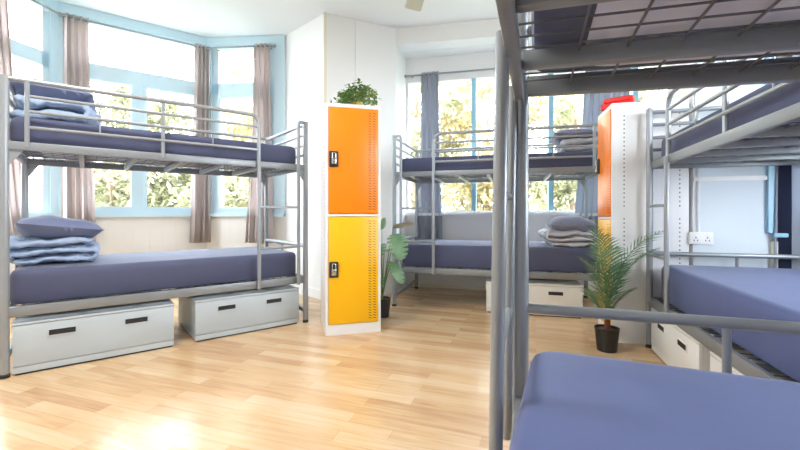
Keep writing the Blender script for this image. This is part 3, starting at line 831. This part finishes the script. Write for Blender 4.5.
def leaf_outline(L, W, notches):
    """heart-shaped split leaf: outline points in its own plane, tip at +x"""
    pts = []
    n = 44
    for i in range(n + 1):
        q = i/n; a = PI*q
        x = L*(0.5 - 0.5*math.cos(a)) - 0.10*L*math.sin(a)**2*(1 - q); y = W/2*math.sin(a)**0.75*(1.18 - 0.45*q)
        if notches and 8 < i < 40 and i % 5 == 0: y *= 0.35
        pts.append((x, y))
    return pts
def monstera(loc):
    root = thing('potted_monstera', 'split leaf plant in a dark pot behind the freestanding locker', 'plant', (*loc, 0))
    m = MB(); m.lathe([(0.065, 0.0), (0.070, 0.005), (0.086, 0.17), (0.089, 0.18), (0.081, 0.18), (0.078, 0.16)], 28); m.build('pot', M['pot'], root)
    m = MB(); m.lathe([(0.079, 0.150), (0.077, 0.164), (0.03, 0.168)], 20); m.build('soil', M['soil'], root)
    # (dx, dy, dz of the leaf base, azimuth, pitch, length, roll, dry)
    specs = [(0.13, -0.06, 0.80, -50, -66, 0.25, 14, 0), (0.10, -0.09, 0.54, -60, -40, 0.25, -22, 0), (-0.01, -0.05, 0.70, -110, -40, 0.22, 20, 0),
             (0.11, 0.0, 0.86, -5, 16, 0.20, -28, 1), (0.02, 0.05, 0.62, 60, 10, 0.20, 0, 0), (-0.03, -0.09, 0.40, -100, -30, 0.20, 0, 0),
             (0.09, -0.02, 0.62, -20, -35, 0.20, -20, 0), (0.0, -0.02, 0.84, -80, 65, 0.13, 40, 0)]
    for (bx_, by_, bz_, az, pitch, LL, roll, dry) in specs:
        s = MB(); s.tube([Vector((0.2*bx_*q*q, 0.2*by_*q*q, 0.16)) .lerp(Vector((bx_, by_, bz_)), q) + Vector((0, 0, 0.05*math.sin(PI*q))) for q in [i/8 for i in range(9)]], [0.006 - 0.003*i/8 for i in range(9)], 7)
        s.build('leaf_stem', M['stem'], root)
        LL *= 1.0
        ol = leaf_outline(LL, LL*(0.5 if dry else 0.9), not dry)
        Mx = Matrix.Translation((bx_, by_, bz_)) @ Matrix.Rotation(R(az), 4, 'Z') @ Matrix.Rotation(R(-pitch), 4, 'Y') @ Matrix.Rotation(R(roll), 4, 'X')
        vs = []; fs = []
        n = len(ol)
        for (x, y) in ol: vs.append(Mx @ Vector((x, 0, -0.10*(x/LL)**2*LL)))
        for (x, y) in ol: vs.append(Mx @ Vector((x, y, 0.10*y - 0.18*y*y/LL - 0.10*(x/LL)**2*LL)))
        for (x, y) in ol: vs.append(Mx @ Vector((x, -y, 0.10*y - 0.18*y*y/LL - 0.10*(x/LL)**2*LL)))
        for i in range(n - 1):
            fs.append((i, i+1, n+i+1, n+i)); fs.append((i+1, i, 2*n+i, 2*n+i+1))
        l = MB(); l.add(vs, fs); lo = l.build('leaf', M['dryleaf'] if dry else M['monstera'], root, recalc=False, angle=70)
        if dry: lo['label'] = 'dry greyish leaf'
    return root
monstera((-0.175, 3.80))

def bushy(loc, z):
    root = thing('bushy_plant', 'small bushy green plant on top of the freestanding locker', 'plant', (*loc, z))
    m = MB(); m.lathe([(0.050, 0.0), (0.054, 0.004), (0.064, 0.075), (0.058, 0.075), (0.055, 0.06)], 22); m.build('pot', M['potgold'], root)
    rnd = random.Random(11); f = MB(); st = MB()
    for k in range(64):
        a = rnd.random()*2*PI; rr = 0.05 + 0.13*rnd.random()**0.7
        hz = 0.08 + 0.17*rnd.random()*(1 - 0.5*(rr/0.18)**2) - (0.05 if rr > 0.13 else 0)
        tip = Vector((math.cos(a)*rr, math.sin(a)*rr, hz + 0.03*math.cos(a - 0.3)))
        st.tube([(0.02*math.cos(a), 0.02*math.sin(a), 0.05), tip*0.6 + Vector((0, 0, 0.05)), tip], [0.0025, 0.002, 0.0015], 5)
        for q in range(11):
            c = tip + Vector((rnd.gauss(0, .022), rnd.gauss(0, .022), rnd.gauss(0, .02)))
            Mx = Matrix.Translation(c) @ Matrix.Rotation(rnd.random()*2*PI, 4, 'Z') @ Matrix.Rotation(rnd.uniform(-0.9, 0.9), 4, 'Y') @ Matrix.Rotation(rnd.uniform(-0.6, 0.6), 4, 'X')
            l, w = rnd.uniform(.016, .026), rnd.uniform(.008, .014)
            f.add([Mx @ Vector(p) for p in ((-l, 0, 0), (-l*.3, w, .002), (l*.4, w*.8, .002), (l, 0, -.003), (l*.4, -w*.8, .002), (-l*.3, -w, .002))], [(0, 1, 2, 3, 4, 5)])
    st.build('stem', M['stem'], root); fo = f.build('foliage', M['bushleaf'], root, smooth=False, recalc=False)
    return root
k1 = frame_of(K1, K1A)
bushy(k1(0.285, 0.22), 1.90)

# ------------------------------------------------------------------ small things
rc = thing('flat_case', 'flat red case with a black cord lying on the side-on locker', 'case', (1.795, 3.235, 1.851), R(-42))
m = MB(); m.rbox((-0.12, -0.06, 0), (0.12, 0.06, 0.052), 0.010, 3); m.rbox((-0.10, -0.055, 0.053), (0.118, 0.055, 0.092), 0.012, 3); m.build('body', M['red'], rc)
m = MB(); m.tube(fillet([(0.115, 0.0, 0.03), (0.15, 0.0, 0.045), (0.19, 0.01, 0.012), (0.235, 0.02, 0.004)], 0.02), 0.003, 6); m.build('cord', M['black'], rc)

qa = math.atan2(Q1[1] - Q0[1], Q1[0] - Q0[0]); fq = frame_of(Q0, qa)
so = thing('wall_socket', 'white double power socket on the wall above the right-hand lower bed', 'socket', (*fq(0.042, 0), 0.815), qa)
m = MB(); m.rbox((-0.075, -0.030, -0.045), (0.075, -0.0005, 0.045), 0.006, 2); m.build('back_box', M['white'], so)
for xs in (-0.036, 0.036):
    m = MB(); m.rbox((xs - 0.012, -0.036, 0.014), (xs + 0.012, -0.030, 0.036), 0.002, 2); m.build('switch', M['white'], so)
    m = MB()
    for (hx, hz) in ((0, 0.004), (-0.011, -0.016), (0.011, -0.016)): m.box((xs + hx - 0.003, -0.0312, hz - 0.005), (xs + hx + 0.003, -0.0299, hz + 0.005))
    m.build('socket_hole', M['dark'], so, smooth=False)
m = MB(); m.tube([(0, 0, 0), (0, 0, 1.5)], 0.009, 10)
tag(m.build('cable_conduit', M['white']), 'thin white vertical conduit rising from the wall socket', 'conduit', None, (*fq(0.03, -0.0095), 0.862), qa)
sb = thing('window_latch', 'small blue catch at the foot of the blue window casing', 'latch', (*fq(0.515, -0.03), 0.83), qa)
m = MB(); m.rbox((-0.05, -0.02, 0), (0.05, 0, 0.03), 0.004, 2); m.build('body', M['blue2'], sb)

# ceiling fan, mostly above the picture; one blade tip shows
fn = thing('ceiling_fan', 'cream ceiling fan, only a blade tip showing at the top edge', 'fan', (0.22, 3.12, 2.97), 0)
m = MB(); m.tube([(0, 0, 0.02), (0, 0, ZC - 2.97)], 0.014); m.build('downrod', M['white'], fn)
m = MB(); m.lathe([(0.03, -0.07), (0.09, -0.06), (0.11, -0.01), (0.10, 0.03), (0.03, 0.06)], 28); m.build('motor', M['white'], fn)
for k in range(4):
    a = R(98 + 90*k); c, s = math.cos(a), math.sin(a)
    Mx = Matrix.Rotation(a, 4, 'Z') @ Matrix.Rotation(R(10), 4, 'X')
    m = MB(); m.box((0.10, -0.016, -0.006), (0.24, 0.016, 0.0), Mx); m.box((0.20, -0.065, -0.001), (0.24, 0.065, 0.005), Mx)
    vs = [Mx @ Vector(p) for p in ((0.20, -0.06, 0), (0.68, -0.08, 0), (0.70, -0.06, 0), (0.70, 0.06, 0), (0.68, 0.08, 0), (0.20, 0.06, 0))]
    vs += [v + Vector((0, 0, 0.008)) for v in vs]
    m.add(vs, [(5, 4, 3, 2, 1, 0), (6, 7, 8, 9, 10, 11)] + [(i, (i+1) % 6, (i+1) % 6 + 6, i + 6) for i in range(6)])
    m.build('blade', M['fan'], fn, smooth=False)

# ------------------------------------------------------------------ outside
m = MB(); m.add([(-60, -40, -3.2), (60, -40, -3.2), (60, 80, -3.2), (-60, 80, -3.2)], [(0, 1, 2, 3)])
struct(m.build('ground', M['grass'], smooth=False))
def tree(label, x, y, rx, rz, zc, mt, n=6500, seed=0, leaf=0.11):
    root = thing('garden_tree', label, 'tree', (x, y, -3.2), 0, 'trees in the garden outside')
    rnd = random.Random(seed); base = Vector((0, 0, 0)); c0 = Vector((0, 0, zc + 3.2))
    t = MB(); t.tube([(0, 0, 0), (0.06, 0.03, c0.z*0.4), (-0.03, 0.02, c0.z*0.8), (0.02, 0, c0.z + rz*0.4)], [0.16, 0.13, 0.09, 0.03], 10)
    for k in range(7):
        a = 2*PI*k/7 + rnd.random(); h = c0.z - rz*0.5 + rz*0.9*rnd.random()
        t.tube([(0, 0, h - 0.4), (math.cos(a)*rx*.4, math.sin(a)*rx*.4, h), (math.cos(a)*rx*.85, math.sin(a)*rx*.85, h + 0.4)], [0.05, 0.03, 0.012], 6)
    t.build('trunk', M['bark'], root)
    f = MB(); clumps = []
    for k in range(38):
        u = Vector((rnd.gauss(0, 1), rnd.gauss(0, 1), rnd.gauss(0, 1))).normalized()*(rnd.random()**0.35)
        clumps.append((Vector((u.x*rx, u.y*rx, u.z*rz)) + c0, rnd.uniform(0.28, 0.55)))
    for k in range(n):
        c, s = clumps[k % len(clumps)]
        p = c + Vector((rnd.gauss(0, s*.55), rnd.gauss(0, s*.55), rnd.gauss(0, s*.5)))
        Mx = Matrix.Translation(p) @ Matrix.Rotation(rnd.random()*2*PI, 4, 'Z') @ Matrix.Rotation(rnd.uniform(-1.2, 1.2), 4, 'Y') @ Matrix.Rotation(rnd.uniform(-1, 1), 4, 'X')
        l = leaf*rnd.uniform(0.6, 1.2)
        f.add([Mx @ Vector(q) for q in ((-l, 0, 0), (0, l*.42, .01), (l, 0, -.01), (0, -l*.42, .01))], [(0, 1, 2, 3)])
    f.build('foliage', mt, root, smooth=False, recalc=False)
    return root
TG, TY = M['treegreen'], M['treeyellow']
tree('pale green tree seen through the left pane of the middle bay window', -6.3, 8.6, 1.5, 2.5, 1.5, TG, seed=1)
tree('pale green tree seen through the right pane of the middle bay window', -4.9, 9.6, 1.5, 2.5, 1.5, TG, seed=2)
tree('warm yellow tree seen through the bay window nearest the locker', -4.0, 10.8, 1.3, 3.2, 3.0, TY, seed=3)
tree('yellow green tree seen at the left end of the alcove window', 0.4, 9.6, 1.4, 3.2, 2.5, TG, seed=4)
tree('yellow tree seen through the middle of the alcove window', 2.2, 9.9, 1.5, 3.1, 2.3, TY, seed=5)
tree('pale green tree seen above the alcove bunk pillows', 4.1, 9.2, 1.5, 3.1, 2.4, TG, seed=6)
tree('pale green tree seen over the top of the side-on locker', 6.3, 8.6, 1.5, 3.0, 2.3, TG, seed=7)
tree('broad tree standing farther back behind the middle bay window trees', -6.6, 15.6, 2.2, 3.6, 2.0, TG, n=4500, seed=11, leaf=0.16)
tree('broad yellow tree standing farther back beyond the right bay window', -4.4, 15.0, 2.0, 4.2, 3.4, TY, n=4500, seed=12, leaf=0.16)
tree('broad tree standing farther back beyond the left part of the alcove window', 1.3, 14.6, 2.4, 4.2, 3.0, TG, n=4500, seed=13, leaf=0.16)
tree('broad yellow tree standing farther back beyond the right part of the alcove window', 6.2, 13.8, 2.4, 4.2, 3.0, TY, n=4500, seed=14, leaf=0.16)
hs = thing('neighbour_house', 'pale neighbouring house seen through the bay window behind the left bunk post', 'house', (-12.1, 11.0, -3.2), R(35))
m = MB(); m.box((-3, -2, 0), (3, 2, 5.6)); m.build('wall_body', M['render'], hs, smooth=False)
m = MB(); m.add([(-3.3, -2.3, 5.6), (3.3, -2.3, 5.6), (3.3, 2.3, 5.6), (-3.3, 2.3, 5.6), (-3.3, 0, 7.2), (3.3, 0, 7.2)], [(0, 3, 2, 1), (0, 1, 5, 4), (2, 3, 4, 5), (0, 4, 3), (1, 2, 5)]); m.build('roof', M['roof'], hs, smooth=False)
for (x, z) in ((-1.8, 3.3), (0.2, 3.3), (2.0, 3.3), (-1.8, 0.8), (0.2, 0.8), (2.0, 0.8)):
    m = MB(); m.box((x - .55, -2.05, z), (x + .55, -1.98, z + 1.4)); w = m.build('window', M['slate'], hs, smooth=False)
    m = MB(); m.box((x - .04, -2.09, z), (x + .04, -2.05, z + 1.4)); m.box((x - .55, -2.09, z + .66), (x - .04, -2.05, z + .74)); m.box((x + .04, -2.09, z + .66), (x + .55, -2.05, z + .74)); m.build('glazing_bar', M['white'], w, smooth=False)

# ------------------------------------------------------------------ light
world = bpy.data.worlds.new('sky'); scn.world = world; world.use_nodes = True
bg = world.node_tree.nodes['Background']
bg.inputs['Color'].default_value = (0.86, 0.93, 1.0, 1); bg.inputs['Strength'].default_value = 5.0
sun = bpy.data.lights.new('sun', 'SUN'); sun.energy = 3.0; sun.angle = R(2); sun.color = (1.0, 0.95, 0.86)
so_ = bpy.data.objects.new('sun', sun); col.objects.link(so_)
so_.rotation_euler = Vector((0.35, 0.55, -1.0)).to_track_quat('-Z', 'Y').to_euler()
cl = thing('added_fill_light', 'added fill light out of view under the ceiling, in a round white housing', 'added fill light', (-1.5, 1.5, ZC), 0)  # lamp and housing added out of view to fill the room with light
m = MB(); m.lathe([(0.05, -0.09), (0.42, -0.075), (0.465, -0.03), (0.47, 0.0)], 32); m.build('housing', M['white'], cl)
la = bpy.data.lights.new('added_fill_lamp', 'AREA'); la.shape = 'DISK'; la.size = 0.9; la.energy = 20; la.color = (1.0, 0.97, 0.93)
lo = bpy.data.objects.new('added_fill_lamp', la); col.objects.link(lo); lo.location = (-1.5, 1.5, ZC - 0.10)
def portal(a, b, t0, t1, z0, z1, off=0.12):
    a = Vector(a); b = Vector(b); d = (b - a).normalized(); n = Vector((-d.y, d.x))
    c = a + d*((t0 + t1)/2) + n*off
    li = bpy.data.lights.new('window_daylight', 'AREA'); li.shape = 'RECTANGLE'; li.size = t1 - t0; li.size_y = z1 - z0
    li.cycles.is_portal = True
    o = bpy.data.objects.new('window_daylight', li); col.objects.link(o)
    o.location = (c.x, c.y, (z0 + z1)/2)
    o.rotation_euler = Vector((-n.x, -n.y, 0)).to_track_quat('-Z', 'Z').to_euler()
for w in ((B1, B2, .06, 1.44, 1.0, 3.2), (B2, B3, .06, .92, 1.0, 3.2), (B0, B1, .08, 1.26, 1.0, 3.2), (A0, A1, .02, 3.24, 1.0, 2.8),
          (Q1, S0, .9, 2.4, .9, 2.7)):
    portal(*w)

# ------------------------------------------------------------------ camera and view
cam = bpy.data.cameras.new('camera'); cam.sensor_width = 36; cam.lens = 393/800*36
cam.shift_y = -12/800; cam.clip_start = 0.02; cam.clip_end = 300
co = bpy.data.objects.new('camera', cam); col.objects.link(co)
co.location = (0, 0, 1.0); co.rotation_euler = (R(90), 0, 0)
scn.camera = co
scn.view_settings.view_transform = 'Standard'; scn.view_settings.look = 'None'
scn.view_settings.gamma = 1.0; scn.view_settings.use_curve_mapping = False
scn.view_settings.exposure = 2.15
scn.cycles.max_bounces = 10; scn.cycles.diffuse_bounces = 6; scn.cycles.transparent_max_bounces = 12
scn.cycles.use_denoising = True
